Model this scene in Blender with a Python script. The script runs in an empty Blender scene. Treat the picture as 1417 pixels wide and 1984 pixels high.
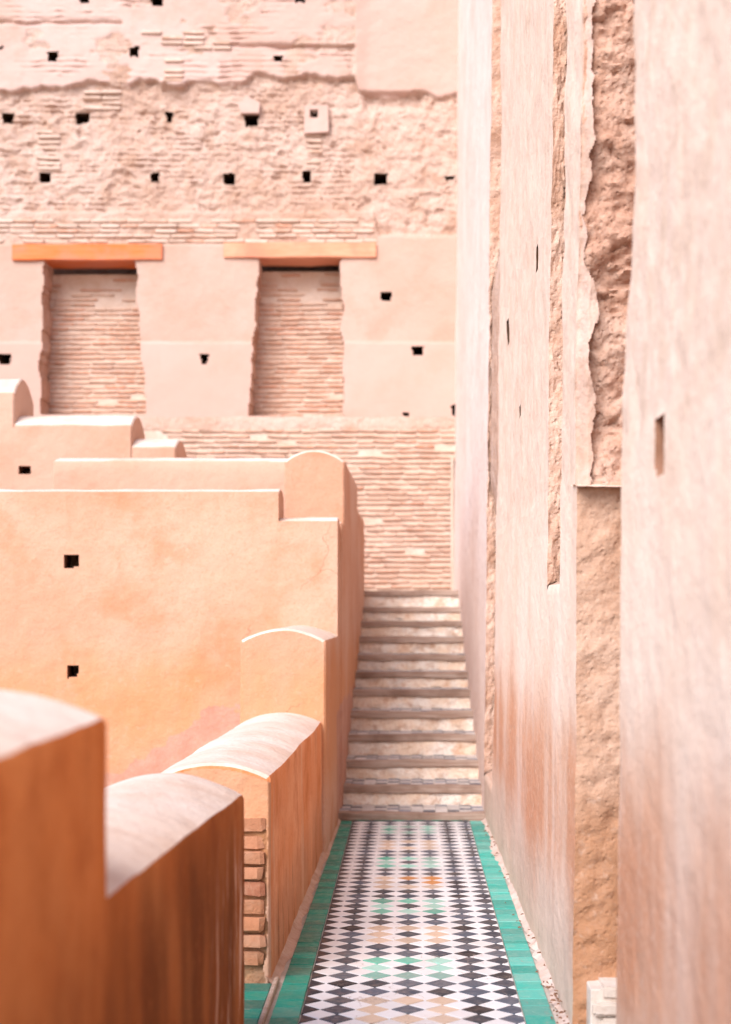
import bpy, bmesh, math, random
import numpy as np
from mathutils import Vector

random.seed(7)
S = bpy.context.scene
COL = S.collection
R = math.radians

# ------------------------------------------------------------------ camera, sky, sun, exposure
F, HCAM, VX, VY = 2755.0, 1.6, 794.0, 1176.0      # focal length in photo pixels, eye height, vanishing point
cam = bpy.data.cameras.new('camera')
cam.sensor_fit = 'VERTICAL'
cam.sensor_height = 36.0
cam.sensor_width = 25.7
cam.lens = 50.0
cam.shift_x = -(VX - 708.5) / 1984
cam.shift_y = (VY - 992) / 1984
cam.clip_start = 0.05
cam.clip_end = 2000
cam.dof.use_dof = True
cam.dof.focus_distance = 6.9
cam.dof.aperture_fstop = 1.8
cob = bpy.data.objects.new('camera', cam)
COL.objects.link(cob)
cob.location = (0, 0, HCAM)
cob.rotation_euler = (R(90), 0, 0)
S.camera = cob

SUN_AZ, SUN_EL = R(207), R(40)                     # azimuth of the sun from +Y, clockwise
W = bpy.data.worlds.new('World')
S.world = W
W.use_nodes = True
wn = W.node_tree
bg = wn.nodes['Background']
sky = wn.nodes.new('ShaderNodeTexSky')
sky.sky_type = 'NISHITA'
sky.sun_disc = False
sky.sun_elevation = SUN_EL
sky.sun_rotation = SUN_AZ
sky.air_density = 1.0
sky.dust_density = 1.0
sky.ozone_density = 1.0
wn.links.new(sky.outputs[0], bg.inputs[0])
bg.inputs[1].default_value = 0.13
sd = bpy.data.lights.new('sun', 'SUN')
sd.energy = 2.0
sd.angle = R(40)
sd.color = (1.0, 0.945, 0.905)
sun = bpy.data.objects.new('sun', sd)
COL.objects.link(sun)
sv = Vector((math.sin(SUN_AZ) * math.cos(SUN_EL), math.cos(SUN_AZ) * math.cos(SUN_EL), math.sin(SUN_EL)))
sun.rotation_euler = (-sv).to_track_quat('-Z', 'Y').to_euler()
sun.location = sv * 60

S.view_settings.view_transform = 'Standard'
S.view_settings.look = 'None'
S.view_settings.gamma = 1
S.view_settings.exposure = 1.25
S.view_settings.use_curve_mapping = False
S.render.engine = 'CYCLES'
S.cycles.max_bounces = 8
S.cycles.diffuse_bounces = 5

# ------------------------------------------------------------------ helpers
def wx(px, d): return (px - VX) * d / F
def wz(py, d): return HCAM + (VY - py) * d / F

_T = np.random.RandomState(11).rand(256, 256)
def vn(u, v, seed=0):
    u = np.asarray(u, float) + seed * 17.31
    v = np.asarray(v, float) + seed * 9.73
    iu = np.floor(u).astype(int); iv = np.floor(v).astype(int)
    fu = u - iu; fv = v - iv
    fu = fu * fu * (3 - 2 * fu); fv = fv * fv * (3 - 2 * fv)
    a = _T[iu & 255, iv & 255]; b = _T[(iu + 1) & 255, iv & 255]
    c = _T[iu & 255, (iv + 1) & 255]; d = _T[(iu + 1) & 255, (iv + 1) & 255]
    return (a * (1 - fu) + b * fu) * (1 - fv) + (c * (1 - fu) + d * fu) * fv
def fbm(u, v, o=4, seed=0, g=0.5):
    s = 0; a = 1; t = 0
    for k in range(o):
        s = s + a * (vn(u * 2 ** k, v * 2 ** k, seed + k * 3) - 0.5); t += a; a *= g
    return s / t * 2            # about -1..1
def rough(u, v, seed=0, crevice=1.0):        # crumbly earth, u and v in metres
    r = 1 - np.abs(fbm(u * 5, v * 6, 3, seed + 5)) * 2
    w = fbm(u * 4, v * 4, 3, seed + 2) * .25
    crev = -0.5 * sm(fbm(u * 6 + w * 2, v * 9 + w * 2, 4, seed + 31, .6), 0.28, 0.42)
    return crev * crevice + 0.42 * fbm(u * 2.6 + w, v * 3.0 + w, 6, seed, 0.62) + 0.12 * r + 0.45 * fbm(u * 15 + w * 4, v * 17, 4, seed + 9, 0.62) + 0.12 * fbm(u * 38, v * 42, 3, seed + 13, .7)
def sm(x, a, b):
    t = np.clip((np.asarray(x, float) - a) / (b - a), 0, 1)
    return t * t * (3 - 2 * t)

def tag(o, label=None, cat=None, group=None, kind=None):
    if label: o['label'] = label
    if cat: o['category'] = cat
    if group: o['group'] = group
    if kind or cat: o['kind'] = kind or 'thing'
    return o
def empty(name, loc, label, cat, group=None):
    o = bpy.data.objects.new(name, None)
    COL.objects.link(o); o.location = loc; o.empty_display_size = 0.2
    return tag(o, label, cat, group)
def link(name, me, parent=None, loc=None):
    o = bpy.data.objects.new(name, me)
    COL.objects.link(o)
    if loc is not None: o.location = loc
    if parent is not None:
        o.parent = parent
        w = Vector((0, 0, 0)); p = parent
        while p is not None: w += p.location; p = p.parent
        o.location = Vector(o.location) - w       # nothing here is rotated above part level
    return o
def mesh(name, verts, faces, mats, idx=None, smooth=True, sharp=40):
    me = bpy.data.meshes.new(name)
    me.from_pydata(verts, [], faces)
    for m in (mats if isinstance(mats, (list, tuple)) else [mats]): me.materials.append(m)
    if idx is not None: me.polygons.foreach_set('material_index', np.asarray(idx, dtype=np.int32))
    if smooth:
        me.polygons.foreach_set('use_smooth', np.ones(len(me.polygons), bool))
        if sharp: me.set_sharp_from_angle(angle=R(sharp))
    me.update()
    return me
def inside(poly, X, Y):
    n = len(poly); r = np.zeros(X.shape, bool); j = n - 1
    for i in range(n):
        xi, yi = poly[i]; xj, yj = poly[j]
        c = ((yi > Y) != (yj > Y)) & (X < (xj - xi) * (Y - yi) / (yj - yi + 1e-12) + xi)
        r ^= c; j = i
    return r
def sheet(name, U, V, xyz, mats, parent, holes=(), keep=None, midx=None, flip=False, sharp=60):
    """relief surface over the U x V grid; holes = [(polygon, name, material, inward vector, back?)]"""
    UU, VV = np.meshgrid(U, V)
    X, Y, Z = xyz(UU, VV)
    nv, nu = UU.shape
    P = np.stack([X, Y, Z], -1).reshape(-1, 3)
    uc = (UU[:-1, :-1] + UU[1:, 1:]) / 2; vc = (VV[:-1, :-1] + VV[1:, 1:]) / 2
    K = np.ones(uc.shape, bool)
    if keep is not None: K &= keep(uc, vc)
    I = np.arange(nv * nu).reshape(nv, nu)
    made = []
    for poly, hn, hm, inw, back in holes:
        h = inside(poly, uc, vc) & K
        if not h.any(): continue
        K &= ~h
        vs, fs = [], []; cache = {}
        inw = Vector(inw); nd = 7
        def vert(i, k):
            if (i, k) not in cache:
                t = k / nd
                p = Vector(P[i]) + inw * t
                if 0 < k and hn != 'putlog_hole':
                    q = float(fbm(p.y * 7 + p.x * 7, p.z * 7, 3, 4)); p += Vector((q * 0.03, 0, q * 0.01))
                cache[(i, k)] = len(vs); vs.append(tuple(p))
            return cache[(i, k)]
        js, is_ = np.nonzero(h)
        for j, i in zip(js, is_):
            for (dj, di, a, b) in ((-1, 0, I[j, i], I[j, i + 1]), (1, 0, I[j + 1, i + 1], I[j + 1, i]),
                                   (0, -1, I[j + 1, i], I[j, i]), (0, 1, I[j, i + 1], I[j + 1, i + 1])):
                jj, ii = j + dj, i + di
                if 0 <= jj < h.shape[0] and 0 <= ii < h.shape[1] and h[jj, ii]: continue
                for k in range(nd):
                    fs.append((vert(a, k), vert(b, k), vert(b, k + 1), vert(a, k + 1)))
            if back:
                fs.append(tuple(vert(q, nd) for q in (I[j, i], I[j, i + 1], I[j + 1, i + 1], I[j + 1, i])))
        made.append(link(hn, mesh(hn, vs, fs, hm, sharp=50), parent))
    f = np.stack([I[:-1, :-1], I[:-1, 1:], I[1:, 1:], I[1:, :-1]], -1)[K]
    if flip: f = f[:, ::-1]
    mi = midx(uc, vc)[K] if midx is not None else None
    used = np.unique(f); remap = np.zeros(len(P), int); remap[used] = np.arange(len(used))
    o = link(name, mesh(name, P[used].tolist(), remap[f].tolist(), mats, mi, sharp=sharp), parent)
    return o, made
def box_me(name, x0, x1, y0, y1, z0, z1, m, bev=0.006, seg=1, cuts=0, jit=0, seed=0):
    bm = bmesh.new()
    bmesh.ops.create_cube(bm, size=1)
    bmesh.ops.scale(bm, vec=(x1 - x0, y1 - y0, z1 - z0), verts=bm.verts)
    bmesh.ops.translate(bm, vec=((x0 + x1) / 2, (y0 + y1) / 2, (z0 + z1) / 2), verts=bm.verts)
    if cuts:
        le = [e for e in bm.edges if abs((e.verts[0].co - e.verts[1].co).x) > 0.5 * (x1 - x0)]
        bmesh.ops.subdivide_edges(bm, edges=le, cuts=cuts, use_grid_fill=True)
    if bev: bmesh.ops.bevel(bm, geom=[e for e in bm.edges if e.calc_face_angle(0) > 0.5], offset=bev, segments=seg, affect='EDGES')
    if jit:
        for v in bm.verts:
            q = fbm(np.array([v.co.x * 5 + seed]), np.array([v.co.z * 9 + v.co.y * 9 + seed * 3]), 3, seed)
            p = fbm(np.array([v.co.x * 6 - seed]), np.array([v.co.z * 7 - v.co.y * 5]), 2, seed + 4)
            v.co.z += float(q[0]) * jit; v.co.y += float(p[0]) * jit
    me = bpy.data.meshes.new(name); bm.to_mesh(me); bm.free()
    me.materials.append(m)
    me.polygons.foreach_set('use_smooth', np.ones(len(me.polygons), bool)); me.set_sharp_from_angle(angle=R(35))
    return me

# ------------------------------------------------------------------ materials
class NT:
    def __init__(s, name, rough=0.9, spec=0.2):
        s.m = bpy.data.materials.new(name); s.m.use_nodes = True
        s.t = s.m.node_tree; s.b = s.t.nodes['Principled BSDF']
        s.b.inputs['Roughness'].default_value = rough
        s.b.inputs['Specular IOR Level'].default_value = spec
        s.pos = s.n('ShaderNodeNewGeometry').outputs['Position']
    def n(s, k, **kw):
        x = s.t.nodes.new(k)
        for a, b in kw.items(): setattr(x, a, b)
        return x
    def l(s, a, b): s.t.links.new(a, b)
    def put(s, sock, v):
        if hasattr(v, 'is_output') or isinstance(v, bpy.types.NodeSocket): s.l(v, sock)
        else: sock.default_value = v
    def noise(s, scale, stretch=(1, 1, 1), detail=5, rough=0.55, off=0, vec=None):
        mp = s.n('ShaderNodeMapping'); s.l(vec or s.pos, mp.inputs[0])
        mp.inputs['Scale'].default_value = stretch; mp.inputs['Location'].default_value = (off, off * .7, off * 1.3)
        t = s.n('ShaderNodeTexNoise'); s.l(mp.outputs[0], t.inputs['Vector'])
        t.inputs['Scale'].default_value = scale; t.inputs['Detail'].default_value = detail; t.inputs['Roughness'].default_value = rough
        return t.outputs[0]
    def map(s, v, a, b, c=0, d=1):
        r = s.n('ShaderNodeMapRange'); r.interpolation_type = 'SMOOTHSTEP'
        s.put(r.inputs[0], v)
        for i, q in enumerate((a, b, c, d)): s.put(r.inputs[i + 1], q)
        return r.outputs[0]
    def math(s, op, a, b=0.0, clamp=False):
        r = s.n('ShaderNodeMath', operation=op, use_clamp=clamp)
        s.put(r.inputs[0], a); s.put(r.inputs[1], b)
        return r.outputs[0]
    def mix(s, f, a, b, mode='MIX'):
        r = s.n('ShaderNodeMix', data_type='RGBA', blend_type=mode)
        s.put(r.inputs[0], f)
        for i, q in ((6, a), (7, b)):
            if isinstance(q, tuple): q = q + (1,) if len(q) == 3 else q
            s.put(r.inputs[i], q)
        return r.outputs[2]
    def xyz(s):
        r = s.n('ShaderNodeSeparateXYZ'); s.l(s.pos, r.inputs[0]); return r.outputs
    def bump(s, pairs):
        h = None
        for v, k in pairs:
            q = s.math('MULTIPLY', v, k); h = q if h is None else s.math('ADD', h, q)
        b = s.n('ShaderNodeBump'); b.inputs['Strength'].default_value = 1.0; b.inputs['Distance'].default_value = 1.0
        s.l(h, b.inputs['Height']); s.l(b.outputs[0], s.b.inputs['Normal'])
    def out(s, c):
        if isinstance(c, tuple): s.b.inputs['Base Color'].default_value = c + (1,)
        else: s.l(c, s.b.inputs['Base Color'])
        return s.m

def plaster(name, a, b, c, scale=0.9, streak=0.5, streak_col=None, bands=(), speck=0.25, bump=0.004, pits=0.0, extra=None, st=0.16, cracks=0.0):
    """a main, b lighter, c darker; bands = (z low, z high, softness, colour, amount)"""
    t = NT(name, 1.0, 0.06)
    col = t.mix(t.map(t.noise(scale, off=3), 0.38, 0.64), a, b)
    col = t.mix(t.math('MULTIPLY', t.map(t.noise(scale * 2.3, off=8, detail=7, rough=0.62), 0.46, 0.70), 0.7), col, c)
    z = t.xyz()[2]
    for (z0, z1, s, cc, am) in bands:
        w = t.noise(1.7, (1, 1, 0.5), off=z0 + 5, detail=6)
        zz = t.math('ADD', z, t.math('MULTIPLY', t.math('SUBTRACT', w, 0.5), s * 1.6))
        f = t.math('MULTIPLY', t.map(zz, z0 - s * .5, z0 + s * .5), t.map(zz, z1 - s * .5, z1 + s * .5, 1, 0))
        f = t.math('MULTIPLY', f, t.map(t.noise(3.0, (1, 1, 0.18), off=z1), 0.25, 0.62, 0.35, 1.0))
        col = t.mix(t.math('MULTIPLY', f, am), col, cc)
    if streak:
        sk = t.noise(7.0, (1, 1, st), off=1.5, detail=5, rough=0.6)
        col = t.mix(t.math('MULTIPLY', t.map(sk, 0.5, 0.72), streak), col, streak_col or c)
        sk2 = t.noise(11.0, (1, 1, st * .7), off=6.5, detail=5, rough=0.65)
        col = t.mix(t.math('MULTIPLY', t.map(sk2, 0.56, 0.74), streak * 0.7), col, b)
    if extra: col = extra(t, col)
    if cracks:
        v = t.n('ShaderNodeTexVoronoi'); v.feature = 'DISTANCE_TO_EDGE'; v.inputs['Scale'].default_value = 0.9
        wv = t.n('ShaderNodeVectorMath', operation='ADD'); t.l(t.pos, wv.inputs[0])
        nz = t.n('ShaderNodeTexNoise'); t.l(t.pos, nz.inputs['Vector']); nz.inputs['Scale'].default_value = 3.5; nz.inputs['Detail'].default_value = 5
        sc = t.n('ShaderNodeVectorMath', operation='SCALE'); t.l(nz.outputs['Color'], sc.inputs[0]); sc.inputs['Scale'].default_value = 0.5
        t.l(sc.outputs[0], wv.inputs[1]); t.l(wv.outputs[0], v.inputs['Vector'])
        f = t.math('MULTIPLY', t.map(v.outputs['Distance'], 0.001, 0.006, 1, 0), t.map(t.noise(1.3, off=41), 0.55, 0.62))
        col = t.mix(t.math('MULTIPLY', f, cracks), col, tuple(q * .5 for q in c))
    sp = t.noise(55, detail=3, off=2)
    col = t.mix(t.math('MULTIPLY', t.map(sp, 0.5, 0.72), speck), col, c)
    sp2 = t.noise(24, detail=3, off=7)
    col = t.mix(t.math('MULTIPLY', t.map(sp2, 0.56, 0.74), speck), col, b)
    prs = [(t.noise(9, detail=6, off=4), bump * 3), (t.noise(60, detail=4, off=5), bump * 0.55)]
    if pits:
        v = t.n('ShaderNodeTexVoronoi'); t.l(t.pos, v.inputs['Vector']); v.inputs['Scale'].default_value = 34
        prs.append((t.map(v.outputs['Distance'], 0.0, 0.4), pits))
    t.bump(prs)
    return t.out(col)

def front_patch(t, col):        # newer pinkish render low on the cross wall, its upper edge ragged
    x, y, z = t.xyz()
    w = t.noise(3.2, detail=5, off=12)
    edge = t.math('ADD', t.map(x, -2.3, -1.35, 0.36, 0.86), t.math('MULTIPLY', t.math('SUBTRACT', w, 0.5), 0.45))
    f = t.map(t.math('SUBTRACT', z, edge), -0.006, 0.006, 1, 0)
    pk = t.mix(t.map(t.noise(5, off=3), 0.35, 0.65), (0.44, 0.235, 0.175), (0.49, 0.285, 0.22))
    return t.mix(t.math('MULTIPLY', f, t.map(y, 10.30, 10.35)), col, pk)
def end_scratches(t, col):      # pale rubbed marks on the near parapet, close to its end
    x, y, z = t.xyz()
    f = t.math('MULTIPLY', t.map(y, 4.0, 4.55), t.map(z, 0.95, 0.65))
    f = t.math('MULTIPLY', f, t.map(t.noise(10, (1, 1, 0.13), off=3.3, detail=6, rough=0.65), 0.52, 0.62))
    return t.mix(t.math('MULTIPLY', f, 0.85), col, (0.78, 0.52, 0.40))

def weathered_top(t, col):      # above the lift line the render is worn: beige blotches, small dark pits
    z = t.xyz()[2]
    zz = t.math('ADD', z, t.math('MULTIPLY', t.math('SUBTRACT', t.noise(2.2, off=31), 0.5), 0.12))
    up = t.map(zz, 2.03, 2.11)
    b = t.map(t.noise(6.0, (1, 1, .8), off=33, detail=7, rough=.65), 0.44, 0.66)
    col = t.mix(t.math('MULTIPLY', t.math('MULTIPLY', up, b), 0.75), col, (0.63, 0.465, 0.36))
    g = t.map(t.noise(24, (1, 1, .7), off=35, detail=5, rough=.65), 0.58, 0.70)
    col = t.mix(t.math('MULTIPLY', t.math('MULTIPLY', up, g), 0.6), col, (0.50, 0.33, 0.235))
    return col
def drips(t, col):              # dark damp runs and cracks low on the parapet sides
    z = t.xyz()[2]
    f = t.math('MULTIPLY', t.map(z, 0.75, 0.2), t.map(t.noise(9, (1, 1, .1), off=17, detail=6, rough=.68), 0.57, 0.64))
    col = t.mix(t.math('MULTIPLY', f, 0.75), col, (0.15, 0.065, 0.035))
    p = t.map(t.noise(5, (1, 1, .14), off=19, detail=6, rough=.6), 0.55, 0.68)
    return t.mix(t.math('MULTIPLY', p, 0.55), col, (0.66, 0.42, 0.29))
M = {}
ORA, ORL, ORD = (0.52, 0.29, 0.197), (0.55, 0.345, 0.255), (0.48, 0.215, 0.115)
M['cross'] = plaster('orange_earth_plaster', ORA, ORL, ORD, 0.9, 0.15, bands=((0.40, 1.25, 0.5, (0.55, 0.25, 0.115), 0.7),), speck=0.35, bump=0.005, cracks=0.5, extra=front_patch)
M['wall2'] = plaster('peach_earth_plaster', (0.53, 0.315, 0.23), (0.56, 0.36, 0.275), (0.51, 0.275, 0.185), 0.8, 0.1, speck=0.3, bump=0.004)
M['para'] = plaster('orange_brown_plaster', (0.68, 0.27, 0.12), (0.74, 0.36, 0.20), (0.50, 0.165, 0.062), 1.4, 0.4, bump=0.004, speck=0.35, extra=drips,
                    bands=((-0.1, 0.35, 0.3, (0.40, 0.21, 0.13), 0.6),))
M['paran'] = plaster('shade_darkened_plaster', (0.54, 0.165, 0.046), (0.62, 0.23, 0.08), (0.36, 0.092, 0.025), 1.7, 0.28, bump=0.003, speck=0.2, extra=end_scratches,  # dirt-browned parapet plaster, its colour darkened further for shade near the camera
                    bands=((-0.1, 0.95, 0.8, (0.16, 0.050, 0.017), 0.95),))  # low band: dirt, with shade near the floor painted in
M['top'] = plaster('bleached_parapet_top', (0.62, 0.49, 0.415), (0.67, 0.565, 0.505), (0.56, 0.40, 0.315), 1.6, 0.0, speck=0.35, bump=0.005)
PK, PL, PD = (0.76, 0.575, 0.465), (0.79, 0.62, 0.52), (0.72, 0.52, 0.405)
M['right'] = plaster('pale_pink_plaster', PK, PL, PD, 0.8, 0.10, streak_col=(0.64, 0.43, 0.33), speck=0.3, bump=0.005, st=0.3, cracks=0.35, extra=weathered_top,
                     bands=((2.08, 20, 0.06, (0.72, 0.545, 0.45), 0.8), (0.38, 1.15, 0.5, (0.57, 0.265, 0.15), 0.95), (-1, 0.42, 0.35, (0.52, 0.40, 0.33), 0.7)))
M['rightfar'] = plaster('pale_lilac_plaster', (0.75, 0.59, 0.52), (0.79, 0.65, 0.585), (0.69, 0.515, 0.435), 0.7, 0.2, speck=0.25, bump=0.005, st=0.3)
M['rough'] = plaster('broken_earth', (0.52, 0.315, 0.235), (0.59, 0.415, 0.335), (0.39, 0.205, 0.135), 2.4, 0.0, speck=0.7, bump=0.011, pits=0.006)
M['chase'] = plaster('worn_chase_earth', (0.53, 0.345, 0.26), (0.60, 0.43, 0.35), (0.42, 0.24, 0.16), 3.0, 0.0, speck=0.6, bump=0.009, pits=0.005)
M['render'] = plaster('coarse_render', (0.50, 0.315, 0.225), (0.56, 0.385, 0.295), (0.43, 0.25, 0.165), 1.8, 0.0, speck=0.6, bump=0.008, pits=0.003,
                      bands=((-1, 0.85, 0.5, (0.40, 0.19, 0.09), 0.8),))
M['bup'] = plaster('upper_plaster', (0.52, 0.355, 0.30), (0.55, 0.395, 0.345), (0.48, 0.31, 0.245), 0.6, 0.25, speck=0.15, bump=0.004)
M['berod'] = plaster('eroded_earth', (0.49, 0.33, 0.26), (0.55, 0.40, 0.335), (0.39, 0.225, 0.15), 1.0, 0.0, speck=0.6, bump=0.014, pits=0.004)
M['bmid'] = plaster('sandy_plaster', (0.49, 0.335, 0.27), (0.52, 0.37, 0.31), (0.45, 0.295, 0.225), 0.8, 0.1, speck=0.2, bump=0.004)
M['blow'] = plaster('smooth_pink_plaster', (0.53, 0.355, 0.295), (0.55, 0.385, 0.33), (0.49, 0.315, 0.245), 0.6, 0.15, speck=0.12, bump=0.002)
M['mortar'] = plaster('lime_mortar', (0.61, 0.45, 0.36), (0.65, 0.51, 0.43), (0.54, 0.37, 0.275), 2.2, 0.0, speck=0.4, bump=0.006)
M['hole'] = plaster('shaded_hole_earth', (0.07, 0.035, 0.02), (0.09, 0.05, 0.03), (0.05, 0.025, 0.015), 3, 0.0, bump=0.004)  # earth colour blackened to paint the shade inside the holes
M['holep'] = plaster('hole_plaster', (0.38, 0.205, 0.14), (0.43, 0.25, 0.18), (0.30, 0.15, 0.09), 3, 0.0, bump=0.004)
M['riser'] = plaster('rubble_riser', (0.84, 0.66, 0.52), (0.88, 0.79, 0.71), (0.58, 0.34, 0.21), 4.5, 0.0, speck=0.4, bump=0.009, pits=0.004)
M['endm'] = plaster('orange_mortar', (0.44, 0.215, 0.11), (0.48, 0.265, 0.15), (0.34, 0.145, 0.065), 3.0, 0.0, speck=0.4, bump=0.008, bands=((-1, .22, .2, (.24, .16, .12), .8),))
M['lip'] = plaster('broken_plaster_skin', (0.52, 0.35, 0.28), (0.57, 0.415, 0.35), (0.45, 0.28, 0.205), 2.0, 0.0, speck=0.5, bump=0.006)
M['cement'] = plaster('pink_cement', (0.60, 0.46, 0.40), (0.68, 0.56, 0.50), (0.50, 0.35, 0.28), 4, 0.0, speck=0.4, bump=0.006)
M['fillet'] = plaster('brown_cement', (0.48, 0.33, 0.26), (0.55, 0.40, 0.33), (0.38, 0.23, 0.16), 4, 0.0, speck=0.5, bump=0.006)
M['white'] = plaster('limewash', (0.62, 0.54, 0.48), (0.68, 0.62, 0.57), (0.52, 0.40, 0.32), 4, 0.0, speck=0.25, bump=0.004)
M['earth'] = plaster('courtyard_earth', (0.42, 0.29, 0.21), (0.48, 0.34, 0.26), (0.34, 0.22, 0.15), 0.5, 0.0, speck=0.5, bump=0.006)
M['grout'] = plaster('tile_grout', (0.50, 0.42, 0.36), (0.56, 0.48, 0.43), (0.40, 0.31, 0.25), 6, 0.0, speck=0.4, bump=0.003)

def brick_mat(name, c0, c1, c2, pale):
    t = NT(name)
    r = t.n('ShaderNodeObjectInfo').outputs['Random']
    col = t.mix(t.map(r, 0.0, 0.6), c0, c1)
    col = t.mix(t.map(r, 0.6, 1.0), col, c2)
    col = t.mix(t.math('MULTIPLY', t.map(t.noise(16, off=2, detail=6), 0.42, 0.66), 0.65), col, pale)
    t.bump([(t.noise(30, detail=5), 0.006), (t.noise(120, detail=3), 0.0015)])
    return t.out(col)
M['bred'] = brick_mat('red_brick', (0.54, 0.26, 0.17), (0.53, 0.30, 0.21), (0.55, 0.34, 0.25), (0.59, 0.43, 0.35))
M['bpale'] = brick_mat('pale_brick', (0.56, 0.395, 0.31), (0.58, 0.43, 0.35), (0.54, 0.35, 0.26), (0.60, 0.46, 0.385))
M['bgrey'] = brick_mat('dusty_brick', (0.42, 0.18, 0.095), (0.41, 0.195, 0.115), (0.31, 0.12, 0.07), (0.45, 0.245, 0.16))
M['bsoft'] = brick_mat('worn_pink_brick', (0.59, 0.37, 0.275), (0.60, 0.405, 0.31), (0.58, 0.34, 0.245), (0.62, 0.45, 0.36))

def wood(name, a, b, c, ax=0, sc=3.0):
    t = NT(name, 0.7, 0.3)
    st = [14, 14, 14]; st[ax] = 0.8
    g = t.noise(sc, tuple(st), detail=6, rough=0.6)
    col = t.mix(t.map(g, 0.35, 0.65), a, b)
    col = t.mix(t.math('MULTIPLY', t.map(t.noise(2.4, off=5), 0.45, 0.7), 0.8), col, c)
    t.bump([(g, 0.006), (t.noise(40), 0.001)])
    return t.out(col)
M['lint1'] = wood('orange_timber', (0.64, 0.150, 0.030), (0.68, 0.20, 0.07), (0.58, 0.20, 0.12))
M['lint2'] = wood('faded_timber', (0.66, 0.265, 0.145), (0.70, 0.34, 0.22), (0.58, 0.21, 0.13))
M['nose'] = wood('grey_timber', (0.34, 0.225, 0.17), (0.46, 0.35, 0.29), (0.19, 0.11, 0.075))
M['post'] = wood('weathered_post', (0.55, 0.42, 0.33), (0.62, 0.50, 0.42), (0.45, 0.33, 0.25), 2)

def glaze(name, c, var=0.12, wear=(0.5, 0.42, 0.36), wearamt=0.5, rough=0.42, dust=0.22):
    t = NT(name, rough, 0.4)
    g = t.n('ShaderNodeNewGeometry').outputs['Random Per Island']
    r = t.math('FRACT', t.math('ADD', t.n('ShaderNodeObjectInfo').outputs['Random'], g))
    hs = t.n('ShaderNodeHueSaturation'); hs.inputs['Color'].default_value = c + (1,)
    t.l(t.map(r, 0, 1, 1 - var * 2.2, 1 + var * 1.2), hs.inputs['Value'])
    t.l(t.map(t.math('FRACT', t.math('MULTIPLY', r, 7.3)), 0, 1, 1 - var, 1 + var), hs.inputs['Saturation'])
    col = t.mix(t.math('MULTIPLY', t.map(t.noise(60, off=4, detail=6, rough=0.7), 0.58, 0.70), wearamt), hs.outputs[0], wear)
    col = t.mix(t.math('MULTIPLY', t.map(t.noise(3.5, off=9, detail=4), 0.45, 0.75), dust), col, (0.55, 0.46, 0.40))
    v = t.n('ShaderNodeTexVoronoi'); v.feature = 'DISTANCE_TO_EDGE'; v.inputs['Scale'].default_value = 7
    wv = t.n('ShaderNodeVectorMath', operation='MULTIPLY_ADD'); nz = t.n('ShaderNodeTexNoise'); t.l(t.pos, nz.inputs['Vector']); nz.inputs['Scale'].default_value = 14
    t.l(nz.outputs['Color'], wv.inputs[0]); wv.inputs[1].default_value = (.12, .12, .12); t.l(t.pos, wv.inputs[2]); t.l(wv.outputs[0], v.inputs['Vector'])
    cf = t.math('MULTIPLY', t.map(v.outputs['Distance'], 0.006, 0.016, 1, 0), t.map(t.noise(4, off=51), 0.52, 0.58))
    col = t.mix(t.math('MULTIPLY', cf, 0.6), col, (0.30, 0.23, 0.19))
    t.l(t.map(t.noise(25, off=1), 0.3, 0.7, rough - .12, rough + .2), t.b.inputs['Roughness'])
    t.bump([(t.noise(45, detail=4), 0.0012)])
    return t.out(col)
M['tw'] = glaze('white_glaze', (0.70, 0.68, 0.69), 0.04, (0.52, 0.42, 0.36), 0.45)
M['td'] = glaze('slate_glaze', (0.064, 0.077, 0.102), 0.25, (0.36, 0.34, 0.36), 0.5, dust=0.08)
M['tk'] = glaze('black_glaze', (0.022, 0.022, 0.030), 0.2, (0.25, 0.24, 0.25), 0.25, dust=0.05)
M['tl'] = glaze('worn_white_glaze', (0.56, 0.52, 0.50), 0.08, (0.50, 0.42, 0.37), 0.6)
M['ts'] = glaze('worn_slate_glaze', (0.17, 0.18, 0.22), 0.25, (0.46, 0.42, 0.40), 0.7)
M['tg'] = glaze('mint_glaze', (0.27, 0.50, 0.43), 0.14, (0.60, 0.60, 0.54), 0.5)
M['te'] = glaze('emerald_glaze', (0.09, 0.40, 0.30), 0.1, (0.60, 0.60, 0.54), 0.4)
M['tt'] = glaze('tan_glaze', (0.57, 0.43, 0.33), 0.08, (0.70, 0.62, 0.55), 0.4)
M['to'] = glaze('ochre_glaze', (0.48, 0.22, 0.09), 0.12, (0.70, 0.62, 0.55), 0.4)
M['tb'] = glaze('green_border_glaze', (0.010, 0.23, 0.165), 0.14, (0.28, 0.42, 0.35), 0.4, dust=0.06)
M['tbr'] = glaze('lit_faded_border_glaze', (0.065, 0.40, 0.33), 0.12, (0.46, 0.58, 0.52), 0.5, dust=0.10)  # somewhat faded right border, paler still with light put into the colour

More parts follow.
